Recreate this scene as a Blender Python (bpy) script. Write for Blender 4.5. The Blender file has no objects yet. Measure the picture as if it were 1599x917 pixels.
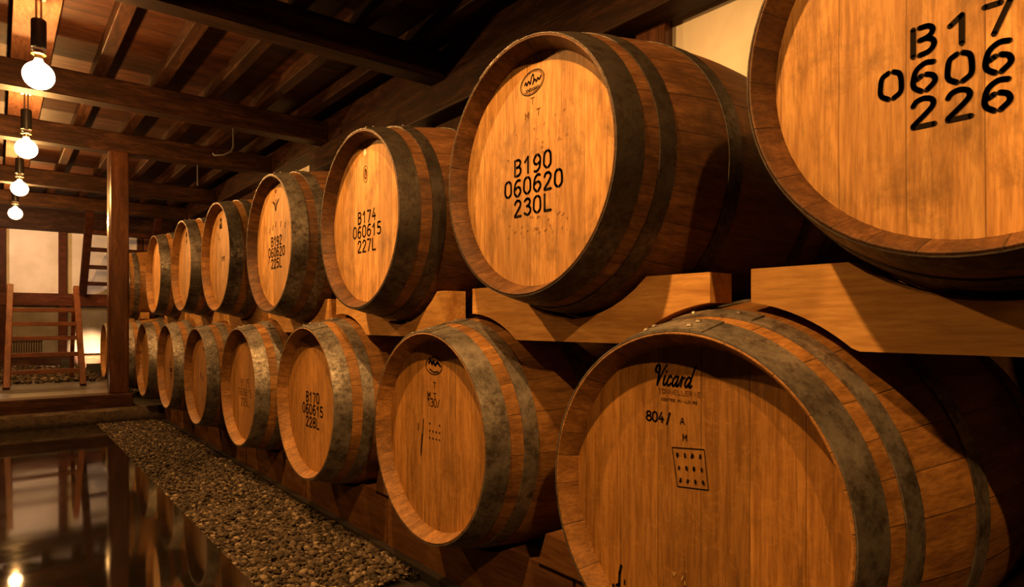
import bpy, math, random
from mathutils import Vector, Matrix, noise
random.seed(7)
PI = math.pi
scene = bpy.context.scene
C = scene.collection

# ------------------------------------------------------------------ camera, world, exposure
YAW = math.radians(38.87)
cam_data = bpy.data.cameras.new('camera')
cam_data.sensor_width = 36.0
cam_data.lens = 997.8 / 1599 * 36.0
cam_data.shift_y = 45.1 / 1599
cam_data.clip_start = 0.02
cam = bpy.data.objects.new('camera', cam_data)
cam.location = (0, 0, 0.78)
cam.rotation_euler = (math.radians(90), 0, -YAW)
C.objects.link(cam)
scene.camera = cam

world = bpy.data.worlds.new('world')
scene.world = world
world.use_nodes = True
world.node_tree.nodes['Background'].inputs[0].default_value = (1.0, 0.5, 0.2, 1)
world.node_tree.nodes['Background'].inputs[1].default_value = 0.0

scene.view_settings.view_transform = 'Standard'
scene.view_settings.look = 'None'
scene.view_settings.exposure = 0.0
scene.view_settings.gamma = 1.0
scene.view_settings.use_curve_mapping = False

LAMP_COL = (1.0, 0.47, 0.125)
LAMP_W = 68.0
BULB_X, BULB_Z = 0.15, 1.92
# y position, power factor
BULBS = [(3.67, 1.0), (5.27, 1.0), (6.87, 1.0), (8.47, 1.0)]
# ceiling spotlights on the same plank, above the frame: (x, y, target y, watts)
SPOTS = [(.15, 2.35, 1.7, 118.0), (.15, 0.85, 0.75, 128.0), (-.12, -0.70, 0.2, 115.0)]

# ------------------------------------------------------------------ helpers
class MB:
    def __init__(s): s.v = []; s.f = []; s.m = []; s.sm = []
    def face(s, idx, mi=0, smooth=False): s.f.append(tuple(idx)); s.m.append(mi); s.sm.append(smooth)
    def box(s, x0, x1, y0, y1, z0, z1, mi=0):
        b = len(s.v)
        s.v += [(x, y, z) for x in (x0, x1) for y in (y0, y1) for z in (z0, z1)]
        for q in ((0,1,3,2),(4,6,7,5),(0,4,5,1),(2,3,7,6),(0,2,6,4),(1,5,7,3)): s.face([b+i for i in q], mi)
        return s
    def bar(s, p, q, w, h, up=(0,0,1), mi=0):
        p, q = Vector(p), Vector(q); d = (q-p).normalized(); u = Vector(up)
        sd = d.cross(u).normalized(); u = sd.cross(d).normalized(); b = len(s.v)
        for c in (p, q):
            for a, e in ((-1,-1),(1,-1),(1,1),(-1,1)): s.v.append(tuple(c + sd*a*w/2 + u*e*h/2))
        s.face([b,b+1,b+2,b+3],mi); s.face([b+7,b+6,b+5,b+4],mi)
        for i in range(4): j=(i+1)%4; s.face([b+i,b+4+i,b+4+j,b+j],mi)
        return s
    def tube(s, pts, r, n=12, mi=0):
        pts = [Vector(p) for p in pts]; b = len(s.v); rs = r if isinstance(r,(list,tuple)) else [r]*len(pts)
        prev = None
        for i, p in enumerate(pts):
            d = (pts[min(i+1,len(pts)-1)] - pts[max(i-1,0)]).normalized()
            if prev is None:
                a = Vector((1,0,0)) if abs(d.x) < .8 else Vector((0,1,0))
                prev = d.cross(a).normalized()
            else: prev = (prev - d*prev.dot(d)).normalized()
            o = d.cross(prev)
            for k in range(n):
                t = 2*PI*k/n; s.v.append(tuple(p + (prev*math.cos(t)+o*math.sin(t))*rs[i]))
        for i in range(len(pts)-1):
            for k in range(n):
                k2=(k+1)%n; s.face([b+i*n+k,b+i*n+k2,b+(i+1)*n+k2,b+(i+1)*n+k],mi,True)
        s.face([b+k for k in range(n)][::-1],mi); s.face([b+(len(pts)-1)*n+k for k in range(n)],mi)
        return s
    def lathe_x(s, prof, n=72, closed=True, mi=0):
        """prof: list of (x, r) round the x axis"""
        b = len(s.v); m = len(prof)
        for x, r in prof:
            for k in range(n):
                t = 2*PI*k/n; s.v.append((x, r*math.cos(t), r*math.sin(t)))
        rng = range(m) if closed else range(m-1)
        for i in rng:
            j=(i+1)%m
            for k in range(n):
                k2=(k+1)%n; s.face([b+i*n+k,b+j*n+k,b+j*n+k2,b+i*n+k2],mi,True)
        return s
    def lathe_z(s, prof, c=(0,0), n=24, mi=0):
        b = len(s.v); m = len(prof)
        for r, z in prof:
            for k in range(n):
                t=2*PI*k/n; s.v.append((c[0]+r*math.cos(t), c[1]+r*math.sin(t), z))
        for i in range(m-1):
            for k in range(n):
                k2=(k+1)%n; s.face([b+i*n+k,b+i*n+k2,b+(i+1)*n+k2,b+(i+1)*n+k],mi,True)
        s.face([b+k for k in range(n)][::-1],mi); s.face([b+(m-1)*n+k for k in range(n)],mi)
        return s
    def prism_x(s, poly, x0, x1, mi=0):
        """poly: (y,z) outline extruded along x"""
        b=len(s.v); n=len(poly)
        s.v += [(x0,y,z) for y,z in poly] + [(x1,y,z) for y,z in poly]
        s.face(list(range(b,b+n)),mi); s.face(list(range(b+n,b+2*n))[::-1],mi)
        for i in range(n):
            j=(i+1)%n; s.face([b+i,b+n+i,b+n+j,b+j],mi)
        return s
    def mesh(s, name, mats):
        me = bpy.data.meshes.new(name); me.from_pydata(s.v, [], s.f)
        for m in (mats if isinstance(mats,(list,tuple)) else [mats]): me.materials.append(m)
        me.polygons.foreach_set('material_index', s.m); me.polygons.foreach_set('use_smooth', s.sm)
        me.validate(); me.update()
        if any(s.sm): me.set_sharp_from_angle(angle=math.radians(28))
        return me
    def build(s, name, mats, parent=None, loc=(0,0,0), bevel=0, fix=True):
        me = s.mesh(name, mats)
        if fix:
            import bmesh
            bm = bmesh.new(); bm.from_mesh(me); bmesh.ops.recalc_face_normals(bm, faces=bm.faces); bm.to_mesh(me); bm.free()
        o = bpy.data.objects.new(name, me); C.objects.link(o); o.location = loc
        if parent: o.parent = parent
        if bevel:
            b = o.modifiers.new('bevel','BEVEL'); b.width = bevel; b.segments = 2; b.limit_method='ANGLE'; b.angle_limit=math.radians(40)
        return o
def tag(o, label=None, cat=None, group=None, kind=None):
    if label: o['label'] = label
    if cat: o['category'] = cat
    if group: o['group'] = group
    if kind: o['kind'] = kind
    return o
def empty(name, loc, label, cat, group=None):
    o = bpy.data.objects.new(name, None); C.objects.link(o); o.location = loc; o.empty_display_size = .1
    return tag(o, label, cat, group)
def copy_tree(o, parent=None):
    c = o.copy(); C.objects.link(c)
    if parent: c.parent = parent
    for ch in list(o.children): copy_tree(ch, c)
    return c

# ------------------------------------------------------------------ materials
class NT:
    def __init__(s, name):
        s.m = bpy.data.materials.new(name); s.m.use_nodes = True; s.t = s.m.node_tree; s.n = s.t.nodes; s.l = s.t.links
        s.b = s.n['Principled BSDF']; s.out = s.n['Material Output']
    def put(s, sock, v):
        if hasattr(v,'is_output'): s.l.new(v, sock)
        else: sock.default_value = v
    def math(s, op, a, b=0.0, c=None):
        n = s.n.new('ShaderNodeMath'); n.operation = op; s.put(n.inputs[0],a); s.put(n.inputs[1],b)
        if c is not None: s.put(n.inputs[2],c)
        return n.outputs[0]
    def noise(s, vec, scale=5, detail=3, rough=.55, dist=0, dim='3D', out=0):
        n = s.n.new('ShaderNodeTexNoise'); s.put(n.inputs['Vector'],vec); n.inputs['Scale'].default_value=scale
        n.inputs['Detail'].default_value=detail; n.inputs['Roughness'].default_value=rough; n.inputs['Distortion'].default_value=dist
        return n.outputs[out]
    def ramp(s, f, stops):
        n = s.n.new('ShaderNodeValToRGB'); s.put(n.inputs[0],f); e=n.color_ramp.elements
        while len(e)<len(stops): e.new(.5)
        for k,(p,c) in zip(e,stops):
            k.position=p; k.color = (c,c,c,1) if isinstance(c,(int,float)) else tuple(c)+(1,)
        return n.outputs[0]
    def mix(s, f, a, b, mode='MIX'):
        n = s.n.new('ShaderNodeMix'); n.data_type='RGBA'; n.blend_type=mode; s.put(n.inputs[0],f)
        for i,v in ((6,a),(7,b)):
            if isinstance(v,(tuple,list)) and len(v)==3: v=tuple(v)+(1,)
            s.put(n.inputs[i],v)
        return n.outputs[2]
    def coord(s): return s.n.new('ShaderNodeTexCoord').outputs['Object']
    def rand(s): return s.n.new('ShaderNodeObjectInfo').outputs['Random']
    def sep(s, v):
        n=s.n.new('ShaderNodeSeparateXYZ'); s.put(n.inputs[0],v); return n.outputs
    def comb(s,x,y,z):
        n=s.n.new('ShaderNodeCombineXYZ'); s.put(n.inputs[0],x); s.put(n.inputs[1],y); s.put(n.inputs[2],z); return n.outputs[0]
    def white(s, v):
        n=s.n.new('ShaderNodeTexWhiteNoise'); n.noise_dimensions='1D'; s.put(n.inputs['W'],v); return n.outputs[0]
    def bump(s, h, st=.3, d=.002):
        n=s.n.new('ShaderNodeBump'); n.inputs['Strength'].default_value=st; n.inputs['Distance'].default_value=d; s.put(n.inputs['Height'],h)
        s.l.new(n.outputs[0], s.b.inputs['Normal'])
    def col(s, c): s.put(s.b.inputs['Base Color'], tuple(c)+(1,) if isinstance(c,(tuple,list)) and len(c)==3 else c)
    def rough(s, r): s.put(s.b.inputs['Roughness'], r)

def wood(name, dark, mid, light, sc=(1.5,1.5,14), rough=.6, fine=1.0, bump=.25, stain=.35, spec=.12):
    """straight-grained timber; sc = noise frequency along x,y,z (low = along the grain)"""
    t = NT(name); p = t.sep(t.coord()); r = t.math('MULTIPLY', t.rand(), 37.0)
    v = t.comb(t.math('MULTIPLY_ADD',p[0],sc[0],r), t.math('MULTIPLY_ADD',p[1],sc[1],r), t.math('MULTIPLY_ADD',p[2],sc[2],r))
    g = t.noise(v, 1.6, 5, .62, .6); f = t.noise(v, 9*fine, 3, .6)
    c = t.ramp(g, [(.28,dark),(.5,mid),(.74,light)])
    c = t.mix(t.ramp(f,[(.35,.55),(.6,0.0)]), c, dark)
    b = t.noise(t.comb(t.math('ADD',p[0],r),p[1],p[2]), 2.2, 4, .6)
    c = t.mix(t.ramp(b,[(.42,0.0),(.75,stain)]), c, tuple(k*.35 for k in mid))
    hv = t.math('MULTIPLY_ADD', t.rand(), .3, .85)
    c = t.mix(1.0, c, t.comb(hv,hv,hv), 'MULTIPLY')
    t.col(c); t.rough(rough); t.b.inputs['Specular IOR Level'].default_value = spec; t.bump(f, bump, .0015)
    return t.m

def head_wood(name, dark, mid, light, stain, plank=.088, fleck=0.0, drip=0.3):
    t = NT(name); p = t.sep(t.coord()); r = t.math('MULTIPLY', t.rand(), 53.0)
    wob = t.math('MULTIPLY', t.math('SUBTRACT', t.noise(t.comb(r,r,t.math('MULTIPLY',p[2],3.0)),1,2), .5), .006)
    pl = t.math('ADD', t.math('DIVIDE', t.math('ADD',p[1],wob), plank), t.math('MULTIPLY_ADD', t.rand(), 7.0, 40.0))
    idx = t.math('FLOOR', pl); fr = t.math('FRACT', pl)
    tone = t.white(t.math('ADD', idx, r))
    off = t.math('MULTIPLY', tone, 31.0)
    v = t.comb(off, t.math('MULTIPLY_ADD', p[1], 34.0, r), t.math('MULTIPLY_ADD',p[2], 2.6, off))
    g = t.noise(v, 1.5, 5, .65, .8); f = t.noise(v, 7, 3, .6)
    c = t.ramp(g, [(.25,dark),(.5,mid),(.75,light)])
    c = t.mix(t.ramp(f,[(.36,.5),(.56,0.0)]), c, dark)
    tv = t.math('MULTIPLY_ADD', tone, .42, .76)
    c = t.mix(1.0, c, t.comb(tv,tv,tv), 'MULTIPLY')
    # mineral stains and smudges of the cask head
    s1 = t.noise(t.comb(r, t.math('MULTIPLY',p[1],9.0), t.math('MULTIPLY',p[2],6.0)), 1.4, 6, .7, .3)
    c = t.mix(t.ramp(s1,[(.50,0.0),(.70,stain)]), c, tuple(k*.25 for k in mid))
    s4 = t.noise(t.comb(r, t.math('MULTIPLY',p[1],5.0), t.math('MULTIPLY',p[2],3.2)), 1.2, 3, .5)
    c = t.mix(t.ramp(s4,[(.42,0.0),(.66,.38)]), c, tuple(k*.45 for k in mid))
    s2 = t.noise(t.comb(r, t.math('MULTIPLY',p[1],60.0), t.math('MULTIPLY',p[2],4.5)), 1, 3, .5)
    c = t.mix(t.ramp(s2,[(.64,0.0),(.72,drip)]), c, tuple(k*.16 for k in mid))
    if fleck:
        s3 = t.noise(t.comb(r, t.math('MULTIPLY',p[1],22.0), t.math('MULTIPLY',p[2],30.0)), 1.3, 3, .6, 2.2)
        c = t.mix(t.ramp(s3,[(.56,0.0),(.62,fleck)]), c, tuple(min(1,k*1.25) for k in light))
    seam = t.math('LESS_THAN', t.math('ABSOLUTE', t.math('SUBTRACT', fr, .5)), .492)
    sd = t.ramp(t.math('MULTIPLY', t.math('ABSOLUTE', t.math('SUBTRACT', fr, .5)), 2.0), [(.972,0.0),(.996,.6)])
    c = t.mix(sd, c, tuple(k*.12 for k in mid))
    hv = t.math('MULTIPLY_ADD', t.rand(), .16, .92)
    c = t.mix(1.0, c, t.comb(hv,hv,hv), 'MULTIPLY')
    t.col(c); t.rough(.62); t.b.inputs['Specular IOR Level'].default_value=.3
    h = t.math('SUBTRACT', f, t.math('MULTIPLY', sd, 2.0)); t.bump(h,.28,.0012)
    return t.m

def stave_wood(name, dark, mid, light, n=27, stain=.5, rough=.6, chime=None):
    t = NT(name); p = t.sep(t.coord()); r = t.math('MULTIPLY', t.rand(), 53.0)
    ang = t.math('DIVIDE', t.math('ARCTAN2', p[2], p[1]), 2*PI)
    # uneven stave widths
    a2 = t.math('ADD', t.math('MULTIPLY', ang, float(n)), t.math('MULTIPLY', t.math('SINE', t.math('MULTIPLY', ang, 2*PI*5)), .28))
    a2 = t.math('ADD', a2, 100.0)
    idx = t.math('FLOOR', a2); fr = t.math('FRACT', a2)
    tone = t.white(t.math('ADD', idx, r)); off = t.math('MULTIPLY', tone, 31.0)
    v = t.comb(t.math('MULTIPLY_ADD', p[0], 3.2, off), t.math('MULTIPLY_ADD', p[1], 26.0, r), t.math('MULTIPLY_ADD', p[2], 26.0, r))
    g = t.noise(v, 1.4, 5, .65, .5); f = t.noise(v, 7, 3, .6)
    c = t.ramp(g, [(.26,dark),(.5,mid),(.76,light)])
    c = t.mix(t.ramp(f,[(.36,.5),(.58,0.0)]), c, dark)
    tv = t.math('MULTIPLY_ADD', tone, .45, .75)
    c = t.mix(1.0, c, t.comb(tv,tv,tv), 'MULTIPLY')
    s1 = t.noise(t.comb(t.math('ADD',p[0],r),p[1],p[2]), 5.5, 6, .68, .3)
    c = t.mix(t.ramp(s1,[(.45,0.0),(.72,stain)]), c, tuple(k*.2 for k in mid))
    sd = t.ramp(t.math('MULTIPLY', t.math('ABSOLUTE', t.math('SUBTRACT', fr, .5)), 2.0), [(.962,0.0),(.992,.7)])
    c = t.mix(sd, c, tuple(k*.1 for k in mid))
    t.col(c); t.rough(rough); t.b.inputs['Specular IOR Level'].default_value=.35
    h = t.math('SUBTRACT', f, t.math('MULTIPLY', sd, 2.5)); t.bump(h,.35,.0015)
    return t.m

def hoop_metal(name, base, patch, rust, amount, rough=.45, metal=.75, bump=.4):
    t = NT(name); p = t.sep(t.coord()); r = t.math('MULTIPLY', t.rand(), 29.0)
    v = t.comb(t.math('ADD',p[0],r), p[1], p[2])
    a = t.noise(v, 70, 6, .75, .1); b = t.noise(v, 11, 5, .65); d = t.noise(v, 160, 3, .6)
    c = t.mix(t.ramp(t.math('MULTIPLY_ADD',b,.5,t.math('MULTIPLY',a,.5)),[(.40,0.0),(.62,amount)]), base, patch)
    c = t.mix(t.ramp(t.noise(v, 34, 4, .7),[(.5,0.0),(.68,.7)]), c, rust)
    t.col(c); t.b.inputs['Metallic'].default_value = metal
    t.rough(t.ramp(a,[(.35,rough+.2),(.7,rough-.1)])); t.bump(t.math('ADD',a,t.math('MULTIPLY',d,.5)),bump,.0015)
    return t.m

M = {}
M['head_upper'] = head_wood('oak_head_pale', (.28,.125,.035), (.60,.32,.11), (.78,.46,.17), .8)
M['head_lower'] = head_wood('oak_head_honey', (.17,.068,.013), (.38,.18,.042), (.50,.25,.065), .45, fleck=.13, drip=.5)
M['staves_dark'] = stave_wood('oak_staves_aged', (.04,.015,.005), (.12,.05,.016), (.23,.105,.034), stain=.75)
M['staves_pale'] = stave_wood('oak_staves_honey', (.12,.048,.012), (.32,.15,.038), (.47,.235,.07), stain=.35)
M['hoop_dark'] = hoop_metal('dark_steel_hoop', (.035,.028,.024), (.12,.10,.085), (.028,.014,.009), .8)
M['hoop_galv'] = hoop_metal('galvanised_steel_hoop', (.10,.09,.08), (.47,.43,.385), (.06,.033,.02), .9)
M['hoop_pitted'] = hoop_metal('pitted_steel_hoop', (.05,.042,.036), (.26,.23,.20), (.04,.022,.014), .9)
M['cradle'] = wood('pine_cradle', (.42,.20,.062), (.70,.39,.13), (.82,.49,.18), (14,1.6,14), .6, stain=.12)
M['sleeper'] = wood('aged_sleeper_timber', (.10,.038,.012), (.20,.09,.03), (.28,.135,.048), (14,1.6,14), .7, stain=.4)
M['beam'] = wood('dark_beam_timber', (.010,.004,.002), (.036,.014,.007), (.085,.036,.018), (2,12,12), .55)
M['beam_y'] = wood('dark_joist_timber', (.010,.004,.002), (.036,.014,.007), (.085,.036,.018), (12,2,12), .55)
M['post'] = wood('dark_post_timber', (.028,.009,.004), (.08,.028,.011), (.13,.05,.021), (14,14,1.6), .25, spec=.5)
M['rail'] = wood('reddish_rail_timber', (.035,.009,.005), (.10,.028,.013), (.16,.05,.023), (2,12,12), .5)
M['dark_rail'] = wood('dark_ladder_timber', (.02,.006,.003), (.055,.017,.008), (.09,.03,.014), (6,12,6), .6)
M['plank'] = wood('pale_ceiling_plank', (.16,.065,.035), (.36,.16,.09), (.46,.22,.13), (12,2,12), .6)
M['ladder'] = wood('ladder_timber', (.045,.012,.005), (.13,.04,.014), (.20,.07,.026), (12,12,2), .5, spec=.25)
M['rung'] = wood('rung_timber', (.045,.012,.005), (.13,.04,.014), (.20,.07,.026), (2,14,14), .5, spec=.25)
M['boards'] = wood('ceiling_board_timber', (.014,.005,.002), (.055,.019,.009), (.10,.038,.017), (1.5,9,9), .55)
M['dark_board'] = wood('wall_board_timber', (.018,.008,.004), (.045,.018,.009), (.08,.033,.016), (9,9,1.5), .6)  # real boards, and the shade painted low on the right wall
M['sill'] = wood('weathered_sill_timber', (.02,.008,.004), (.06,.024,.011), (.15,.066,.032), (2,12,12), .6, stain=.6)

t = NT('stencil_ink'); t.col((.012,.008,.006)); t.rough(.75); t.b.inputs['Specular IOR Level'].default_value=.04; M['ink'] = t.m
t = NT('faded_ink'); t.col((.12,.052,.02)); t.rough(.75); t.b.inputs['Specular IOR Level'].default_value=.04; M['faded'] = t.m
t = NT('light_ink'); t.col((.25,.12,.045)); t.rough(.75); M['light_ink'] = t.m
t = NT('white_label'); t.col((.75,.68,.6)); t.rough(.5); M['white'] = t.m
t = NT('black_lamp_metal'); t.col((.03,.026,.024)); t.rough(.42); M['black'] = t.m
t = NT('steel_rod'); t.col((.55,.5,.45)); t.b.inputs['Metallic'].default_value=.9; t.rough(.3); M['steel'] = t.m
t = NT('porcelain'); t.col((.8,.76,.7)); t.rough(.25); M['porcelain'] = t.m
t = NT('brass_cap'); t.col((.6,.45,.25)); t.b.inputs['Metallic'].default_value=1; t.rough(.3); M['brass'] = t.m

t = NT('white_plaster'); c0=t.coord(); a=t.noise(c0,3.5,5,.6,.2); b=t.noise(c0,60,3,.6)
t.col(t.ramp(a,[(.3,(.70,.65,.57)),(.6,(.85,.81,.74))])); t.rough(.9); t.bump(b,.2,.001); M['plaster']=t.m
t = NT('grey_plaster'); a=t.noise(t.coord(),4,5,.6); t.col(t.ramp(a,[(.3,(.15,.125,.095)),(.7,(.25,.21,.16))])); t.rough(.9); M['grey_plaster']=t.m
# polished black granite
t = NT('polished_granite'); c0=t.coord(); p=t.sep(c0)
a=t.noise(c0,900,2,.5); b=t.noise(c0,2.2,5,.6,.3); k=t.noise(c0,38,4,.6)
cc=t.ramp(a,[(.45,(.004,.003,.0025)),(.7,(.02,.015,.011))])
jx=t.math('ABSOLUTE',t.math('SUBTRACT',t.math('FRACT',t.math('ADD',t.math('DIVIDE',p[1],.9),.45)),.5))
jy=t.math('ABSOLUTE',t.math('SUBTRACT',t.math('FRACT',t.math('ADD',t.math('DIVIDE',p[0],.6),.51)),.5))
j=t.math('MAXIMUM',t.math('GREATER_THAN',jx,.4988),t.math('GREATER_THAN',jy,.4988))
t.col(cc); t.rough(t.ramp(b,[(.35,.03),(.75,.10)]))
t.b.inputs['IOR'].default_value=1.62; M['granite']=t.m
t = NT('rough_stone'); c0=t.coord(); a=t.noise(c0,24,6,.7,.4); b=t.noise(c0,5,4,.6)
t.col(t.mix(b,t.ramp(a,[(.35,(.03,.02,.012)),(.65,(.16,.11,.065))]),(.05,.032,.02))); t.rough(.8); t.bump(a,.9,.01); M['stone']=t.m
t = NT('platform_slab'); c0=t.coord(); a=t.noise(c0,12,5,.6); t.col(t.ramp(a,[(.3,(.05,.045,.038)),(.7,(.12,.105,.085))])); t.rough(.45); M['slab']=t.m
t = NT('dark_earth'); t.col((.018,.012,.008)); t.rough(.95); M['earth']=t.m
t = NT('pebble'); geo=t.n.new('ShaderNodeNewGeometry').outputs['Random Per Island']; a=t.noise(t.coord(),120,3,.6)
c=t.ramp(geo,[(0.0,(.02,.014,.010)),(.45,(.065,.047,.032)),(.85,(.13,.095,.065)),(1.0,(.34,.26,.18))]); t.col(t.mix(t.ramp(a,[(.4,.35),(.6,0.0)]),c,(.04,.03,.02)))
t.rough(.7); t.b.inputs['Specular IOR Level'].default_value=.2; M['pebble']=t.m

def emission(name, col, strength, through=False):
    t = NT(name); e = t.n.new('ShaderNodeEmission'); e.inputs[0].default_value = tuple(col)+(1,); e.inputs[1].default_value = strength
    if through:
        tr = t.n.new('ShaderNodeBsdfTransparent'); ad = t.n.new('ShaderNodeAddShader')
        t.l.new(tr.outputs[0], ad.inputs[0]); t.l.new(e.outputs[0], ad.inputs[1]); t.l.new(ad.outputs[0], t.out.inputs[0])
    else: t.l.new(e.outputs[0], t.out.inputs[0])
    return t.m
M['bulb'] = emission('glowing_bulb_glass', (1.0,.62,.32), 6.5, True)
M['filament'] = emission('glowing_filament', (1.0,.6,.25), 60.0)
M['lamp_face'] = emission('glowing_lamp_face', (1.0,.72,.42), 14.0)

# ------------------------------------------------------------------ floor, kerb, platform
def struct(mb, name, mat, bevel=0, **k): return tag(mb.build(name, mat, bevel=bevel, **k), kind='structure')
XG = 0.594          # granite / gravel border
struct(MB().box(-1.7, XG, -3.2, 5.88, -.12, 0), 'floor', M['granite'])
struct(MB().box(XG, 2.3, -3.2, 5.88, -.14, -.03), 'floor_bed', M['earth'])
struct(MB().box(1.035, 1.062, -1.0, 5.88, -.03, .004), 'trim_1', M['black'])          # dark edging in front of the rack
# stone kerb
kb = MB(); nx = 70
for i in range(nx+1):
    x = -1.7 + i*(1.12+1.7)/nx
    for j,(y,z) in enumerate(((5.88,-.03),(5.868,.03),(5.872,.085),(5.885,.103),(5.96,.104))):
        d = (noise.noise(Vector((x*9, j*2.3, 1.7)))*.010 + noise.noise(Vector((x*28, j*3.1, 4.0)))*.005) if j < 4 else 0
        kb.v.append((x, y + d, z + (d*.4 if j > 1 else 0)))
for i in range(nx):
    for j in range(4): kb.face([i*5+j,(i+1)*5+j,(i+1)*5+j+1,i*5+j+1],0,True)
kerb = kb.build('trim_2', M['stone']); tag(kerb, kind='structure')
sm_ = kerb.modifiers.new('solid','SOLIDIFY'); sm_.thickness = .03; sm_.offset = -1
struct(MB().box(-1.7, .86, 5.94, 6.12, .095, .21), 'trim_3', M['sill'], bevel=.012)      # timber sill
struct(MB().box(.865, 1.3, 5.95, 6.03, -.03, .10), 'trim_4', M['sill'], bevel=.006)
struct(MB().box(-1.7, .865, 6.12, 10.6, .0, .195), 'floor_platform', M['slab'])
struct(MB().box(.865, 2.3, 6.03, 10.6, -.05, .09), 'floor_row', M['earth'])

# ------------------------------------------------------------------ ceiling
struct(MB().box(-1.7, 2.3, -3.2, 10.7, 2.39, 2.43), 'ceiling', M['boards'])
n = 0
for yf in (-1.7, -.06, 1.56, 3.19, 4.82, 6.12, 8.04, 9.5):
    n += 1
    o = MB().box(-1.7, 1.975, yf-.14, yf, 2.15, 2.31).build('ceiling_beam', M['beam'], bevel=.012); tag(o, kind='structure')
for k in range(-5, 6):
    if k == -1: continue
    xj = .46 + .325*k
    o = MB().box(xj, xj+.072, -3.2, 10.6, 2.31, 2.392).build('ceiling_joist', M['beam_y'], bevel=.006); tag(o, kind='structure')
struct(MB().box(.06, .245, -3.2, 10.4, 2.312, 2.335), 'trim_5', M['plank'], bevel=.003)   # lighting plank

# ------------------------------------------------------------------ right (back) wall behind the casks
WX = 2.12
struct(MB().box(WX, WX+.1, -3.2, 10.7, 1.35, 2.43), 'wall_right', M['plaster'])
struct(MB().box(WX-.02, WX+.1, -3.2, 10.7, -.12, 1.36), 'wall_right_painted_shade', M['dark_board'])  # lower wall coloured dark to stand in for shade behind the casks
struct(MB().box(1.97, 2.12, -3.2, 10.6, 2.15, 2.39), 'wall_right_top_plate', M['beam_y'], bevel=.008)
struct(MB().box(1.95, 2.09, -3.2, 5.02, 1.977, 2.147), 'wall_right_plate_beam', M['beam_y'], bevel=.01)
def wpost(y0, y1, x=2.07): struct(MB().box(x, WX+.02, y0, y1, 1.0, 2.15), 'wall_right_post', M['post'], bevel=.004)
wpost(1.60, 1.75); wpost(3.36, 3.44); wpost(4.93, 5.02); wpost(6.75, 6.87)
struct(MB().box(2.09, 2.125, 1.75, 3.36, 1.2, 2.15), 'wall_right_panel', M['dark_board'])
struct(MB().box(2.06, 2.11, 1.75, 3.36, 1.865, 1.905), 'wall_right_panel_rail', M['rail'], bevel=.003)
struct(MB().box(2.09, 2.125, 6.87, 10.5, 1.2, 2.15), 'wall_right_panel', M['dark_board'])
for y in (2.25, 2.8): struct(MB().box(2.07, 2.11, y, y+.05, 1.2, 1.865), 'wall_right_panel_stile', M['rail'], bevel=.003)

# ------------------------------------------------------------------ far wall
FY = 10.5
struct(MB().box(-1.7, 2.3, FY, FY+.1, 1.05, 2.1), 'wall_far', M['plaster'])
struct(MB().box(-1.7, 2.3, FY, FY+.1, 2.1, 2.43), 'wall_far_upper', M['plaster'])
struct(MB().box(-1.7, 2.3, FY, FY+.1, 0, 1.06), 'wall_far_lower', M['grey_plaster'])
def fpost(x0, x1, z0=.18, z1=2.15, d=.07, m='post'): struct(MB().box(x0, x1, FY-d, FY+.02, z0, z1), 'wall_far_post', M[m], bevel=.004)
fpost(-.06, .095, m='dark_rail'); fpost(.641, .733, m='rail'); fpost(1.555, 1.63, 1.0); fpost(1.64, 1.72, 1.0, m='ladder'); fpost(-1.0,-.9)
struct(MB().box(-1.7, 2.12, FY-.09, FY+.02, 1.0, 1.165), 'wall_far_rail', M['rail'], bevel=.006)
struct(MB().box(-1.7, 2.12, FY-.12, FY+.02, 1.99, 2.29), 'wall_far_header', M['beam'], bevel=.006)
struct(MB().box(-1.7, 2.12, FY-.10, FY+.02, .15, .33), 'wall_far_base', M['sill'], bevel=.006)
# ventilation grille of upright slats
g = empty('wall_vent', (0,0,0), 'small dark slatted vent low in the grey far wall behind the stepladder', 'vent')
MB().box(.13, .47, FY-.02, FY+.005, .36, .37).box(.13, .47, FY-.02, FY+.005, .53, .54).build('vent_frame', M['dark_board'], g)
sl = MB()
for i in range(13): sl.box(.14+i*.026, .151+i*.026, FY-.022, FY+.004, .37, .53)
sl.build('vent_slats', M['dark_board'], g)

# ------------------------------------------------------------------ left and rear walls of the store
struct(MB().box(-1.8, -1.7, -3.2, 10.7, -.1, 2.43), 'wall_left', M['dark_board'])
struct(MB().box(-1.8, 2.3, -3.3, -3.2, -.1, 2.43), 'wall_near', M['dark_board'])

# post in the row
o = MB().box(.695, .835, 5.975, 6.11, .205, 2.16).build('wooden_post', M['post'], bevel=.014)
tag(o, 'square dark timber post standing on the sill beside the far casks', 'post')

# ------------------------------------------------------------------ gravel
ico_v=[]; ph=(1+5**.5)/2
for a,b in ((-1,ph),(1,ph),(-1,-ph),(1,-ph)): ico_v.append(Vector((a,b,0)).normalized())
for a,b in ((-1,ph),(1,ph),(-1,-ph),(1,-ph)): ico_v.append(Vector((0,a,b)).normalized())
for a,b in ((-1,ph),(1,ph),(-1,-ph),(1,-ph)): ico_v.append(Vector((b,0,a)).normalized())
ico_f=[(0,11,5),(0,5,1),(0,1,7),(0,7,10),(0,10,11),(1,5,9),(5,11,4),(11,10,2),(10,7,6),(7,1,8),(3,9,4),(3,4,2),(3,2,6),(3,6,8),(3,8,9),(4,9,5),(2,4,11),(6,2,10),(8,6,7),(9,8,1)]
def subdiv(v,f):
    v=list(v); e={}; nf=[]
    def mid(a,b):
        k=(min(a,b),max(a,b))
        if k not in e: e[k]=len(v); v.append(((v[a]+v[b])/2).normalized())
        return e[k]
    for a,b,c in f:
        x,y,z=mid(a,b),mid(b,c),mid(c,a); nf+=[(a,x,z),(x,b,y),(z,y,c),(x,y,z)]
    return v,nf
s_v,s_f = subdiv(ico_v,ico_f)
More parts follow.
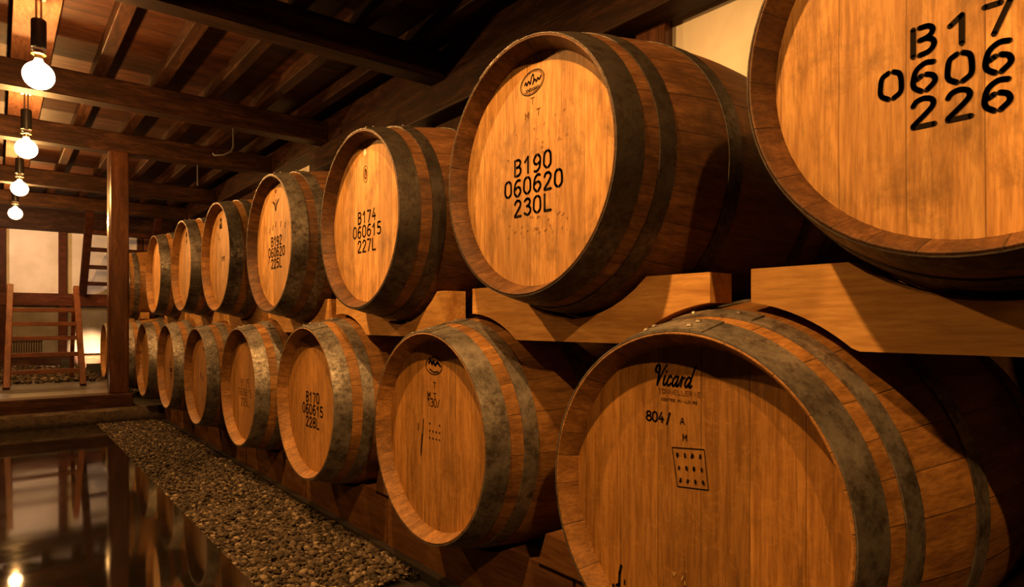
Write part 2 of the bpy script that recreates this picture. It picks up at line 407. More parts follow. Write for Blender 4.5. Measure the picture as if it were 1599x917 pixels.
def gravel(name, label, x0,x1,y0,y1,z, count, r0=.006, r1=.014, fine_near=None):
    V=[];F=[]
    rn=random.Random(count)
    for i in range(count):
        y = y0+(y1-y0)*rn.random(); x = x0+(x1-x0)*rn.random(); r = r0+(r1-r0)*rn.random()**2.2
        near = fine_near is not None and y < fine_near
        bv,bf = (s_v,s_f) if near else (ico_v,ico_f)
        sc = Vector((1+.5*rn.random(), .8+.4*rn.random(), .42+.25*rn.random()))*r
        rot = Matrix.Rotation(rn.random()*2*PI,3,'Z') @ Matrix.Rotation((rn.random()-.5)*1.3,3,'X') @ Matrix.Rotation((rn.random()-.5)*1.0,3,'Y')
        b=len(V); pz = z + rn.random()*.012
        for v in bv:
            k = 1 + .22*noise.noise(v*1.3+Vector((i*1.7,0,0)))
            q = rot @ Vector((v.x*sc.x*k, v.y*sc.y*k, v.z*sc.z*k)); V.append((q.x+x,q.y+y,q.z+pz))
        F += [(a+b,c+b,d+b) for a,c,d in bf]
    me=bpy.data.meshes.new(name); me.from_pydata(V,[],F); me.materials.append(M['pebble'])
    me.polygons.foreach_set('use_smooth',[True]*len(F)); me.update()
    o=bpy.data.objects.new(name,me); C.objects.link(o); return tag(o,label,'gravel',kind='stuff')
gravel('gravel','small grey brown pebbles filling the strip between polished floor and rack', XG+.004,1.032,1.75,5.865,-.017,19000,.0045,.0125,fine_near=2.9)
gravel('gravel','pale pebbles on the raised floor under and behind the stepladder', -.6,.85,7.55,10.36,.203,2300,.012,.024)
gravel('gravel','pebbles at the foot of the farthest lower cask beyond the post', .87,1.3,6.9,10.3,.098,700,.012,.024)

# ------------------------------------------------------------------ casks
CL = .95; RE=.2845; RB=.352
def rad(x): return RE + (RB-RE)*(1-((x-CL/2)/(CL/2))**2)
def hoop_prof(x0,x1,n=5,th=.0026):
    pr=[(x0+(x1-x0)*i/n, rad(x0+(x1-x0)*i/n)+.0006) for i in range(n+1)]
    return pr+[(x,r+th) for x,r in pr[::-1]]
outer=[(CL*i/30, rad(CL*i/30)) for i in range(31)]
body_prof=[(.0004,.2805),(.0,.282)]+[(.0012,RE)]+outer[1:-1]+[(CL-.0012,RE),(CL,.282),(CL-.0004,.2805),(CL-.02,.2705),(CL-.041,.2622),(CL-.07,.262),(.07,.262),(.041,.2622),(.02,.2705)]
HOOPS=[(.0005,.062),(.098,.138),(.285,.328)]
def hoop_mb(x0,x1,seed):
    m=MB().lathe_x(hoop_prof(x0,x1))
    rn=random.Random(seed); a0=math.radians(78+rn.random()*40)
    # lap joint with two rivets
    b=len(m.v); da=.16/rad((x0+x1)/2)
    for k in range(7):
        t=a0-da/2+da*k/6
        for x in (x0,x1):
            for e in (.0028,.0056):
                r=rad(x)+e; m.v.append((x,r*math.cos(t),r*math.sin(t)))
    for k in range(6):
        q=b+k*4; m.face([q+1,q+5,q+7,q+3],0,True); m.face([q,q+4,q+5,q+1]); m.face([q+2,q+3,q+7,q+6])
    m.face([b,b+1,b+3,b+2]); m.face([b+24,b+26,b+27,b+25])
    for s_ in (-1,1):
        for xx in ((x0*.7+x1*.3,x0*.3+x1*.7) if x1-x0>.05 else ((x0+x1)/2,)):
            t=a0+s_*da*.28; r=rad(xx)+.005; c=Vector((xx,r*math.cos(t),r*math.sin(t)));b=len(m.v)
            nrm=Vector((0,math.cos(t),math.sin(t)))
            up=Vector((1,0,0)); sd=nrm.cross(up)
            for q,(rr,hh) in enumerate(((.0058,0),(.0045,.003),(.0018,.0045))):
                for w in range(8):
                    an=2*PI*w/8; m.v.append(tuple(c+up*rr*math.cos(an)+sd*rr*math.sin(an)+nrm*hh))
            for q in range(2):
                for w in range(8): w2=(w+1)%8; m.face([b+q*8+w,b+q*8+w2,b+(q+1)*8+w2,b+(q+1)*8+w],0,True)
            m.face([b+16+w for w in range(8)],0,True)
    return m

def make_barrel(sm, hm, headm):
    root = bpy.data.objects.new('wine_barrel', None); C.objects.link(root); root.empty_display_size=.1
    axis=(0,0,RB)
    b=MB().lathe_x(body_prof,96).build('barrel_body',sm,root,axis)
    for x0,x1,nm in ((.041,.063,'barrel_head'),(CL-.063,CL-.041,'barrel_head')):
        h=MB(); nn=72
        h.v=[(x0,.2622*math.cos(2*PI*k/nn),.2622*math.sin(2*PI*k/nn)) for k in range(nn)]+[(x1,.2622*math.cos(2*PI*k/nn),.2622*math.sin(2*PI*k/nn)) for k in range(nn)]
        h.face(list(range(nn))); h.face(list(range(nn,2*nn))[::-1])
        for k in range(nn): k2=(k+1)%nn; h.face([k,nn+k,nn+k2,k2])
        h.build(nm,headm,root,axis)
    for i,(x0,x1) in enumerate(HOOPS):
        hoop_mb(x0,x1,i*3+1).build('hoop',hm,root,axis)
        hoop_mb(CL-x1,CL-x0,i*3+2).build('hoop',hm,root,axis)
    # bung in the bilge, on top
    bung=MB().lathe_z([(.026,.0),(.026,.006),(.022,.009)],n=16).build('bung',M['faded'],root,(CL/2,0,RB*2-.001))
    return root

# ---- lettering -----------------------------------------------------------
G = {
 'B':[[(.08,0),(.08,1)],[(.22,1),(.40,.99),(.50,.86),(.48,.70),(.37,.58),(.22,.54)],[(.37,.56),(.50,.45),(.53,.25),(.42,.06),(.22,.0)]],
 '0':[[(.24,1),(.10,.86),(.06,.55),(.07,.2),(.24,0)],[(.36,1),(.50,.86),(.54,.5),(.52,.18),(.36,0)]],
 '1':[[(.12,.72),(.34,.97)],[(.36,1),(.36,0)]],
 '2':[[(.08,.78),(.16,.94),(.32,1),(.47,.92),(.52,.76),(.44,.55),(.08,.06)],[(.08,.0),(.54,.0)]],
 '3':[[(.10,.88),(.26,1),(.44,.95),(.50,.78),(.42,.60),(.26,.54)],[(.40,.52),(.53,.38),(.52,.16),(.38,.01)],[(.28,0),(.08,.12)]],
 '4':[[(.34,1),(.08,.34),(.54,.34)],[(.42,.58),(.42,.42)],[(.42,.26),(.42,0)]],
 '5':[[(.50,1),(.14,1),(.12,.62)],[(.12,.56),(.34,.60),(.51,.44),(.50,.16),(.34,.01)],[(.25,0),(.08,.10)]],
 '6':[[(.50,.97),(.32,1),(.14,.82),(.07,.5),(.08,.2),(.24,.0)],[(.12,.46),(.24,.56)],[(.35,.58),(.49,.48),(.53,.25),(.36,.0)]],
 '7':[[(.06,1),(.36,1)],[(.54,1),(.24,0)]],
 '8':[[(.25,1),(.10,.88),(.10,.68),(.25,.56)],[(.36,1),(.50,.88),(.50,.68),(.36,.56)],[(.25,.54),(.07,.38),(.08,.14),(.25,0)],[(.36,.54),(.54,.38),(.53,.14),(.36,0)]],
 '9':[[(.10,.03),(.28,0),(.46,.18),(.53,.5),(.52,.8),(.36,1)],[(.48,.54),(.36,.44)],[(.25,.42),(.11,.52),(.07,.75),(.24,1)]],
 'L':[[(.10,1),(.10,.08)],[(.10,0),(.54,0)]],
 'T':[[(.04,1),(.56,1)],[(.30,1),(.30,0)]], 'M':[[(.06,0),(.06,1),(.30,.4),(.54,1),(.54,0)]],
 'A':[[(.04,0),(.30,1),(.56,0)],[(.14,.36),(.46,.36)]], 'N':[[(.08,0),(.08,1),(.52,0),(.52,1)]],
 'O':[[(.30,1),(.08,.8),(.08,.2),(.30,0),(.52,.2),(.52,.8),(.30,1)]], 'E':[[(.5,1),(.1,1),(.1,0),(.5,0)],[(.1,.52),(.42,.52)]],
 'R':[[(.1,0),(.1,1),(.42,1),(.52,.8),(.42,.55),(.1,.52)],[(.3,.52),(.54,0)]], 'I':[[(.3,1),(.3,0)]],
 'C':[[(.52,.85),(.3,1),(.08,.8),(.08,.2),(.3,0),(.52,.15)]], 'U':[[(.08,1),(.08,.2),(.3,0),(.52,.2),(.52,1)]],
 'S':[[(.5,.88),(.3,1),(.1,.8),(.5,.3),(.3,0),(.08,.12)]], '/':[[(.1,0),(.46,1)]], '-':[[(.1,.5),(.5,.5)]], 'é':[[(.1,.5),(.5,.5),(.3,.8),(.08,.4),(.3,0),(.5,.1)],[(.3,.95),(.45,1.1)]],
 'X':[[(.06,0),(.54,1)],[(.06,1),(.54,0)]], 'G':[[(.52,.85),(.3,1),(.08,.8),(.08,.2),(.3,0),(.52,.2),(.52,.5),(.34,.5)]],
}
def catmull(p, n=5):
    if len(p)<3: return p
    o=[]; q=[(2*p[0][0]-p[1][0],2*p[0][1]-p[1][1])]+p+[(2*p[-1][0]-p[-2][0],2*p[-1][1]-p[-2][1])]
    for i in range(1,len(q)-2):
        for k in range(n):
            t=k/n; o.append(tuple(.5*((2*q[i][d])+(-q[i-1][d]+q[i+1][d])*t+(2*q[i-1][d]-5*q[i][d]+4*q[i+1][d]-q[i+2][d])*t*t+(-q[i-1][d]+3*q[i][d]-3*q[i+1][d]+q[i+2][d])*t**3) for d in (0,1)))
    o.append(p[-1]); return o
class Ink:
    """strokes on the cask head; h to the right, v up, seen from the aisle"""
    def __init__(s): s.m=MB()
    def pt(s,h,v): return (0.0,-h,v)
    def stroke(s, pts, w):
        m=s.m
        for a,b in zip(pts[:-1],pts[1:]):
            dx,dy=b[0]-a[0],b[1]-a[1]; l=math.hypot(dx,dy)
            if l<1e-7: continue
            nx_,ny_=-dy/l*w/2,dx/l*w/2; k=len(m.v)
            m.v+=[s.pt(a[0]+nx_,a[1]+ny_),s.pt(b[0]+nx_,b[1]+ny_),s.pt(b[0]-nx_,b[1]-ny_),s.pt(a[0]-nx_,a[1]-ny_)]
            m.face([k,k+1,k+2,k+3])
        for p in pts: s.dot(p[0],p[1],w/2,w/2,8)
    def dot(s,h,v,rx,ry,n=10):
        m=s.m;k=len(m.v); m.v+=[s.pt(h+rx*math.cos(2*PI*i/n),v+ry*math.sin(2*PI*i/n)) for i in range(n)]; m.face(list(range(k,k+n)))
    def text(s,txt,hc,v,ht,adv,w,rot=0,smooth=True,asp=1.0,jit=0):
        x=hc-adv*len(txt)/2
        for i,ch in enumerate(txt):
            for st in G.get(ch,[]):
                q=[]
                pts = catmull(st) if smooth and ch not in '147LTMANEIRXB/-' or (ch=='B' and len(st)>2) else st
                for a,b in pts:
                    gx=x+i*adv+adv*.05+a*adv*1.5*asp; gy=v+b*ht + (noise.noise(Vector((i*3.1,v*90,0)))*jit)
                    dx,dy=gx-hc,gy-v; q.append((hc+dx*math.cos(rot)-dy*math.sin(rot), v+dx*math.sin(rot)+dy*math.cos(rot)))
                s.stroke(q,w)
        return s
    def ring(s,h,v,rx,ry,w,n=28,rot=0):
        s.stroke([(h+rx*math.cos(2*PI*i/n)*math.cos(rot)-ry*math.sin(2*PI*i/n)*math.sin(rot), v+rx*math.cos(2*PI*i/n)*math.sin(rot)+ry*math.sin(2*PI*i/n)*math.cos(rot)) for i in range(n+1)],w)
    def done(s,name,mat,root):
        o=s.m.build(name,mat,root,(.0403,.003,RB+.002),fix=False); return o
def stencil(root, lines, dv=0, rot=0, mat='ink', w=.0060, hc=0):
    k=Ink()
    for txt,(v,adv) in zip(lines,((-.004,.0345),(-.051,.0350),(-.099,.0345))):
        k.text(txt,hc,v+dv,.037,adv,w,rot,asp=.9,jit=.002)
    return k.done('stencil_lettering',M[mat],root)

UY=[.255,1.09,1.92,2.786,3.64,4.45,5.362,7.14]; UZ=[1.1437,1.1217,1.110,1.1157,1.1270,1.1345,1.1355,1.1355]; US=[.992,.99,.998,1.018,1.0,.984,.998,1.0]
LY=[.675,1.5,2.38,3.234,4.074,4.923,5.818,6.87,8.181]; LZ=[.4681,.4691,.4754,.4687,.4652,.4763,.479,.478,.4710]; LS=[1.04,.994,1.001,.988,.982,.999,1.007,1.0,1.011]
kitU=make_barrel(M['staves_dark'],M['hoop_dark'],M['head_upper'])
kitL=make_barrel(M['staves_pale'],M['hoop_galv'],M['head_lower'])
UL=['upper row oak barrel stencilled B17 0606 226, cut by the top right corner',
 'aged oak barrel of the upper row stencilled B190 060620 230L with dark hoops',
 'aged oak barrel of the upper row stencilled B174 060615 227L with smooth dark hoops',
 'upper row barrel stencilled B192 060620 225L, its dark hoops pitted and shiny',
 'upper row barrel with three tiny marks on its pale head, left of the B192 barrel',
 'upper row barrel with one small dark head mark, two left of the B192 barrel',
 'farthest upper row barrel with its head in view, right of the timber post',
 'upper row barrel half hidden behind the timber post, only its side in view']
LL=['largest barrel of the lower row with a scripted maker name and 804 on its head',
 'lower row barrel with an oval maker stamp and a long dark crack in its head',
 'lower row barrel stencilled B170 060615 228L with mottled galvanised hoops',
 'lower row barrel with faint lettering and pale streaked hoops, left of the B170 barrel',
 'lower row barrel with small scribbled marks on its head, two left of the B170 barrel',
 'lower row barrel with worn faint lettering, three left of the B170 barrel',
 'farthest lower row barrel right of the timber post whose narrow head is seen',
 'lower row barrel mostly hidden behind the timber post, only hoops in view',
 'farthest lower row barrel, left of the timber post by the glowing spotlight']
barrels={}; pit={}
pale_body=[c for c in kitL.children if c.name.startswith('barrel_body')][0].data
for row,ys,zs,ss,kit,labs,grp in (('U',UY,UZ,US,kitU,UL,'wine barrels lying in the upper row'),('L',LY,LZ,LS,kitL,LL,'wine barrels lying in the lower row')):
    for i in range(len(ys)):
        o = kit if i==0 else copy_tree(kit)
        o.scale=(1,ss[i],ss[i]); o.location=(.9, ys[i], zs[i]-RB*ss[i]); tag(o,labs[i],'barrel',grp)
        barrels[row+str(i)]=o
        rr = random.Random(i*7+(3 if row=='L' else 0))
        for ch in o.children:
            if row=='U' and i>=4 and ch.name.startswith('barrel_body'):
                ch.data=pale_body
            if row=='U' and i>=3 and ch.name.startswith('hoop'):
                if ch.data.name not in pit: pit[ch.data.name]=ch.data.copy(); pit[ch.data.name].materials[0]=M['hoop_pitted']
                ch.data=pit[ch.data.name]
            if ch.name.startswith('barrel_body'): ch.rotation_euler=(rr.random()*6.28,0,0)
            if ch.name.startswith('hoop'): ch.rotation_euler=(rr.uniform(-.25,.25),0,0)
# per-cask marks
b=barrels['U0']; stencil(b,['B17','0606','226'],dv=-.012)
for ch in list(b.children):
    if ch.name.startswith('stencil_lettering'): bpy.data.objects.remove(ch)
k=Ink()
for txt,v,h0,ad in (('B17',-.016,-.073,.040),('0606',-.064,-.112,.040),('226',-.110,-.073,.040)):
    k.text(txt,h0+ad*len(txt)/2,v,.036,ad,.0068,asp=.9)
k.done('stencil_lettering',M['ink'],b)
b=barrels['U1']; stencil(b,['B190','060620','230L'])
k=Ink(); k.ring(-.002,.2,.041,.027,.0022,rot=.1); k.ring(-.002,.2,.037,.0235,.0010,rot=.1)
k.stroke(catmull([(-.028,.200),(-.024,.206),(-.020,.198),(-.014,.206),(-.008,.198),(-.004,.212),(.002,.218),(.004,.204),(.000,.196),(.008,.205),(.013,.198),(.018,.206),(.023,.200),(.029,.207)]),.0034)
k.text('XNGXANX',0,.181,.007,.0068,.0016); k.done('maker_stamp',M['ink'],b)
k=Ink(); k.text('T',0,.150,.015,.016,.0018); k.text('M',-.020,.120,.015,.016,.0018); k.text('T',.020,.120,.015,.016,.0018); k.done('letter_marks',M['faded'],b)
k=Ink(); rn=random.Random(5)
for i in range(46):
    h=rn.uniform(-.10,.12); v=rn.choice((rn.uniform(.02,.12),rn.uniform(-.15,-.105))); l=rn.uniform(.002,.010)
    k.stroke([(h,v),(h+l*rn.uniform(-.4,1),v+l*.6)],rn.uniform(.0012,.0028))
k.done('scuff_marks',M['light_ink'],b)
b=barrels['U2']; stencil(b,['B174','060615','227L'])
k=Ink(); k.ring(-.009,.155,.017,.027,.0022); k.ring(-.009,.155,.009,.016,.003); k.stroke([(-.012,.14),(-.009,.172),(-.004,.15)],.003); k.done('maker_stamp',M['faded'],b)
k=Ink(); k.dot(-.013,.227,.009,.011,16); k.done('white_tag',M['white'],b)
b=barrels['U3']; stencil(b,['B192','060620','225L'],w=.0068)
k=Ink(); k.stroke(catmull([(-.045,.185),(-.02,.17),(-.009,.145),(.004,.172),(.028,.187)]),.008); k.stroke([(-.009,.145),(-.009,.19)],.008); k.done('maker_stamp',M['light_ink'],b)
k=Ink()
for h,v in ((-.09,.055),(-.05,.065),(-.01,.075),(.05,.07),(.10,.06),(-.10,-.075)): k.stroke([(h,v),(h+.008,v+.02)],.006)
k.dot(-.012,.228,.008,.010); k.done('letter_marks',M['faded'],b)
b=barrels['U4']; k=Ink(); k.text('NU',-.03,.160,.022,.026,.009); k.text('M',-.03,.192,.020,.028,.009); k.text('111',.02,-.02,.022,.020,.006); k.text('1',-.06,.095,.014,.02,.005); k.done('letter_marks',M['ink'],b)
b=barrels['U5']; k=Ink(); k.text('N',-.02,.192,.026,.028,.010); k.text('A',-.02,.155,.022,.026,.009); k.done('letter_marks',M['ink'],b)
b=barrels['U6']; k=Ink(); k.text('A',.0,.188,.026,.028,.010); k.text('1',.0,.155,.022,.026,.009); k.done('letter_marks',M['ink'],b)
# scripted head of the largest cask
b=barrels['L0']; s0=1/1.04
k=Ink()
def script(strokes,h0,v0,sc,w,slant=.28):
    for st,ww in strokes:
        k.stroke([(h0+(x+y*slant)*sc, v0+y*sc) for x,y in catmull(st,6)],w*ww)
script([([(-.02,.72),(-.16,.82),(-.12,1.08),(.04,1.10),(.12,.80),(.16,.02)],1.5),([(.16,.02),(.26,.45),(.40,.9),(.52,1.16)],1.0),
 ([(.56,.55),(.54,.3),(.56,.08),(.66,.04),(.74,.16)],1.1),([(.60,.78),(.605,.80)],1.3),
 ([(1.02,.48),(.92,.57),(.80,.4),(.80,.12),(.92,.02),(1.06,.16)],1.1),
 ([(1.42,.5),(1.30,.57),(1.16,.4),(1.16,.12),(1.26,.02),(1.40,.25)],1.1),([(1.44,.56),(1.42,.1),(1.50,.02),(1.58,.14)],1.1),
 ([(1.60,.16),(1.68,.58),(1.72,.46),(1.86,.54)],1.0),([(1.74,.46),(1.72,.03)],1.1),
 ([(2.24,.48),(2.12,.57),(1.98,.4),(1.98,.12),(2.08,.02),(2.22,.25)],1.1),([(2.38,1.18),(2.28,.5),(2.24,.1),(2.32,.02),(2.4,.12)],1.1)],-.068,.188,.0315,.0030)
k.done('maker_script',M['ink'],b)
k=Ink(); k.text('TONNELLERIE',-.017,.1745,.0075,.0080,.0009,smooth=True,asp=1.0); k.done('maker_lettering',M['faded'],b)
k=Ink(); k.text('CENTRE MI-LOIRE',-.017,.162,.0042,.0050,.0008); k.text('804',-.068,.1235,.0165,.0135,.0030); k.stroke([(-.042,.122),(-.036,.141)],.004); k.text('A',-.010,.1255,.0105,.010,.0018); k.text('M',-.005,.098,.0105,.010,.0018)
k.done('stencil_lettering',M['ink'],b)
k=Ink(); c4=[(-.031,.083),(.033,.089),(.041,.024),(-.020,.018)]
for i in range(4): k.stroke([c4[i],c4[(i+1)%4]],.0016)
for r_ in range(3):
    for q in range(4):
        u=(q+.6)/4.2; v=(r_+.55)/3.1
        h=(c4[0][0]*(1-u)+c4[1][0]*u)*(1-v)+(c4[3][0]*(1-u)+c4[2][0]*u)*v; vv=(c4[0][1]*(1-u)+c4[1][1]*u)*(1-v)+(c4[3][1]*(1-u)+c4[2][1]*u)*v
        wr=random.Random(r_*4+q)
        k.dot(h,vv,.0030*wr.uniform(.7,1.1),.0036*wr.uniform(.7,1.2),6); k.dot(h+wr.uniform(-.002,.002),vv-.003,.0022,.0022,5)
k.done('stamp_grid',M['ink'],b)
k=Ink(); k.stroke([(-.152,-.205),(-.150,-.17),(-.146,-.155)],.006); k.stroke([(-.158,-.195),(-.150,-.19)],.005); k.dot(-.165,-.2,.004,.006); k.dot(-.138,-.183,.002,.006); k.done('bore_mark',M['ink'],b)
t = NT('chalky_scuff'); t.col((.62,.40,.20)); t.rough(.9); M['chalk']=t.m
k=Ink(); rn=random.Random(11)
for i in range(26):
    h=rn.uniform(-.03,.035); v=-.155+rn.uniform(-.035,.012)-(h*.25); k.stroke([(h,v),(h+rn.uniform(-.004,.004),v+rn.uniform(.003,.010))],rn.uniform(.0010,.0022))
k.done('chalky_scuffs',M['chalk'],b)
b=barrels['L1']; k=Ink(); k.ring(-.008,.190,.042,.024,.0028); k.stroke(catmull([(-.034,.197),(-.026,.206),(-.018,.194),(-.010,.203),(-.002,.192),(.010,.20),(.026,.19)]),.007)
k.stroke([(-.030,.180),(-.01,.172),(.014,.175)],.004); k.done('maker_stamp',M['ink'],b)
k=Ink(); k.text('T',-.005,.128,.016,.016,.0022); k.text('M',-.034,.097,.018,.016,.003); k.text('T',-.004,.1,.014,.016,.0022); k.text('130/',-.010,.076,.022,.017,.0028)
for r_ in range(3):
    for q in range(4):
        if r_==0 and q in (1,2): continue
        k.dot(-.030+q*.017,.027-r_*.020,.0034,.0034,6)
k.done('stencil_lettering',M['ink'],b)
k=Ink(); k.stroke(catmull([(-.064,.035),(-.066,.01),(-.070,-.02),(-.074,-.045),(-.078,-.07)]),.004); k.stroke([(-.070,-.01),(-.077,-.06)],.006); k.stroke([(-.09,.02),(-.092,-.0)],.003); k.done('crack',M['ink'],b)
b=barrels['L2']; stencil(b,['B170','060615','228L'],w=.0066)
b=barrels['L3']; stencil(b,['B175','060615','225L'],mat='faded',w=.004,dv=-.0)
b=barrels['L4']; k=Ink(); k.text('4',-.03,-.01,.03,.02,.006); k.text('170',.0,-.03,.024,.022,.003); k.text('M',.03,.15,.02,.02,.005); k.done('letter_marks',M['faded'],b)
b=barrels['L5']; k=Ink(); k.text('B17',-.01,.0,.03,.03,.007); k.text('060',-.01,-.045,.03,.03,.007); k.text('22',-.01,-.09,.03,.03,.006); k.done('letter_marks',M['light_ink'],b)

# ------------------------------------------------------------------ cradle timbers between the rows
def arc(cy,cz,r,y0,y1,n=14,lower=True):
    out=[]
    for i in range(n+1):
        y=y0+(y1-y0)*i/n; d=max(0,r*r-(y-cy)**2)**.5; out.append((y,cz-d if lower else cz+d))
    return out
def cradle_poly(ya,yb,z0,z1,ub,uz,ur,lows):
    """outline with a hollow on top for the cask it carries and cut corners fitting the casks below"""
    hw=math.sqrt(max(0,ur**2-(uz-z1)**2)); top=arc(ub,uz,ur,max(ya,ub-hw),min(yb,ub+hw))
    def zb(y):
        z=z0
        for ly,lz,lr in lows:
            if abs(y-ly)<lr: z=max(z,lz+math.sqrt(lr*lr-(y-ly)**2))
        return z
    bot=[(ya+(yb-ya)*i/60, zb(ya+(yb-ya)*i/60)) for i in range(61)]
    p=[]
    if top[0][0]>ya+1e-4: p.append((ya,z1))
    p+=top
    if top[-1][0]<yb-1e-4: p.append((yb,z1))
    return p+bot[::-1]
ends=[(-.12,.625),(.71,1.49),(1.63,2.43),(2.50,3.25),(3.34,4.07),(4.16,4.92),(5.02,5.80),(6.90,7.5)]
CRL=['pine cradle timber under the nearest upper barrel, cut by the right frame edge','pine cradle timber under the upper barrel stencilled B190','pine cradle timber with a dark knot under the upper barrel stencilled B174','pine cradle timber under the upper barrel stencilled B192',
 'pine cradle timber under the upper barrel left of the B192 one','pine cradle timber under the upper barrel two left of the B192 one','pine cradle timber under the farthest upper barrel right of the post','pine cradle timber under the upper barrel hidden behind the post']
for i,(ya,yb) in enumerate(ends):
    root=empty('cradle',(1.056,(ya+yb)/2,.735),CRL[i],'cradle','pine cradles under the upper row of barrels')
    lows_y=[j for j in range(len(LY)) if abs(LY[j]-ya)<.5 or abs(LY[j]-yb)<.5]
    for x0,x1,nm in ((1.056,1.129,'front_bolster'),(1.621,1.694,'rear_bolster')):
        rmx=max(rad(x0-.9),rad(x1-.9))
        poly=cradle_poly(ya,yb,.734,.876,UY[i],UZ[i],(rmx+.003)*US[i]+.001,[(LY[j],LZ[j],(rmx+.003)*LS[j]+.001) for j in lows_y])
        m=MB().prism_x([(y-(ya+yb)/2,z-.735) for y,z in poly],x0-1.056,x1-1.056)
        m.build(nm,M['cradle'],root)
lends=[(-.2,1.085),(1.095,2.02),(2.03,2.78),(2.79,3.65),(3.66,4.49),(4.50,5.36),(5.37,5.94)]
LCL=['low pine sleeper under the largest lower barrel','low pine sleeper under the lower barrel with the oval stamp','low pine sleeper under the lower barrel stencilled B170',
 'low pine sleeper under the lower barrel left of the B170 one','low pine sleeper under the lower barrel two left of the B170 one','low pine sleeper under the lower barrel three left of the B170 one','low pine sleeper under the farthest lower barrel right of the post']
for i,(ya,yb) in enumerate(lends):
    root=empty('sleeper',(1.068,(ya+yb)/2,-.03),LCL[i],'sleeper','low pine sleepers along the gravel')
    for x0,x1,nm in ((1.068,1.14,'front_timber'),(1.61,1.682,'rear_timber')):
        rmx=max(rad(x0-.9),rad(x1-.9))
        poly=cradle_poly(ya,yb,-.03,.172,LY[i],LZ[i],(rmx+.003)*LS[i]+.001,[])
        MB().prism_x([(y-(ya+yb)/2,z+.03) for y,z in poly],x0-1.068,x1-1.068).build(nm,M['sleeper'],root)
for y in (1.13,2.02,2.81,3.66,4.50,5.37):
    m=MB(); 
    m.prism_x([(-.085,0),(.085,0),(.055,.082),(-.055,.082)],0,.62)
    o=m.build('wooden_chock',M['sleeper'],None,(1.062,y,.1725),bevel=.002)
    nm={1.13:'wooden chock on the sleepers between the largest lower barrel and the oval stamped one',2.02:'wooden chock on the sleepers between the oval stamped barrel and the B170 barrel',
        2.81:'wooden chock left of the lower B170 barrel',3.66:'wooden chock between second and third lower barrels left of the B170 one... ',4.50:'',5.37:''}[y]
    lab={3.66:'wooden chock on the sleepers two barrels left of the B170 one',4.50:'wooden chock on the sleepers three barrels left of the B170 one',5.37:'wooden chock on the sleepers beside the farthest lower barrel right of the post'}.get(y,nm)
    tag(o,lab,'chock','wooden chocks between the lower barrels')
for y,l in ((6.87,'small pine block under the lower barrel behind the post'),(8.181,'small pine block under the farthest lower barrel')):
    j=7 if y<8 else 8
    poly=cradle_poly(y-.26,y+.26,.092,.20,y,LZ[j],(rad(.24)+.003)*LS[j]+.001,[])
    o=MB().prism_x([(a-y,z-.09) for a,z in poly],0,.07).build('support_block',M['sleeper'],None,(1.07,y,.09)); tag(o,l,'block')

# ------------------------------------------------------------------ hanging bulbs
lab=['globe bulb hanging nearest, at the upper left corner of the view','second nearest globe bulb of the hanging line',
     'third globe bulb of the hanging line','farthest and smallest globe bulb of the hanging line']
def bulb_mb(r=.063,n=28):
    prof=[]
    for i in range(1,17):
        a=PI*i/19.5; prof.append((r*math.sin(a), -r*math.cos(a)))
    prof=[(.002,-r)]+prof+[(.020,.064),(.0155,.078)]
    return MB().lathe_z(prof,n=n)
root=None
for i,(y,pw) in enumerate(BULBS):
    if root is None:
        root=empty('hanging_bulb',(BULB_X,y,BULB_Z),lab[0],'light bulb','globe bulbs hung in a line under the ceiling')
        MB().tube([(-.009,0,.255),(-.009,0,.372)],.0045).build('stem',M['steel'],root)
        MB().tube([(.009,0,.255),(.009,0,.372)],.0045).build('stem',M['steel'],root)
        MB().box(-.03,.03,-.06,.06,.37,.392).build('ceiling_clip',M['steel'],root,bevel=.003)
        MB().lathe_z([(.029,.128),(.030,.132),(.030,.252),(.026,.258)]).build('lamp_holder',M['black'],root)
        MB().lathe_z([(.012,.112),(.028,.116),(.028,.122),(.012,.127)]).build('collar',M['porcelain'],root)
        MB().lathe_z([(.0155,.076),(.017,.082),(.017,.094),(.030,.097),(.030,.103),(.014,.112)]).build('socket',M['brass'],root)
        gl=bulb_mb().build('glass_globe',M['bulb'],root)
        MB().tube([(-.012,0,.03),(-.012,0,-.008),(-.006,0,.012),(0,0,-.008),(.006,0,.012),(.012,0,-.008),(.012,0,.03)],.0008,6).build('filament',M['filament'],gl)
        cur=root
    else:
        cur=copy_tree(root); cur.location=(BULB_X,y,BULB_Z); tag(cur,lab[i])
    ld=bpy.data.lights.new('bulb_light','POINT'); ld.color=LAMP_COL; ld.energy=LAMP_W*pw; ld.shadow_soft_size=.022
    lo=bpy.data.objects.new('bulb_light',ld); C.objects.link(lo); lo.location=(BULB_X,y,BULB_Z)

# ceiling spotlights above the frame, aimed at the near casks
sroot=None
for i,(sx,y,ty,w) in enumerate(SPOTS):
    if sroot is None:
        sroot=empty('ceiling_spotlight',(sx,y,2.31),'black cylindrical ceiling spotlight above the frame aimed at the nearest casks','spotlight','ceiling spotlights above the frame')
        MB().lathe_z([(.03,-.02),(.03,0)]).build('ceiling_mount',M['black'],sroot)
        MB().tube([(0,0,-.02),(0,0,-.10)],.008).build('stem',M['black'],sroot)
        MB().lathe_z([(.036,-.19),(.040,-.185),(.040,-.10),(.02,-.09)]).build('lamp_holder',M['black'],sroot)
    else:
        c=copy_tree(sroot); c.location=(sx,y,2.31)
    ld=bpy.data.lights.new('spotlight_beam','SPOT'); ld.color=LAMP_COL; ld.energy=w; ld.spot_size=math.radians(120); ld.spot_blend=.3; ld.shadow_soft_size=.02
    lo=bpy.data.objects.new('spotlight_beam',ld); C.objects.link(lo); lo.location=(sx,y,2.105)
    lo.rotation_euler=(Vector((.95,ty,.75))-Vector(lo.location)).to_track_quat('-Z','Y').to_euler()

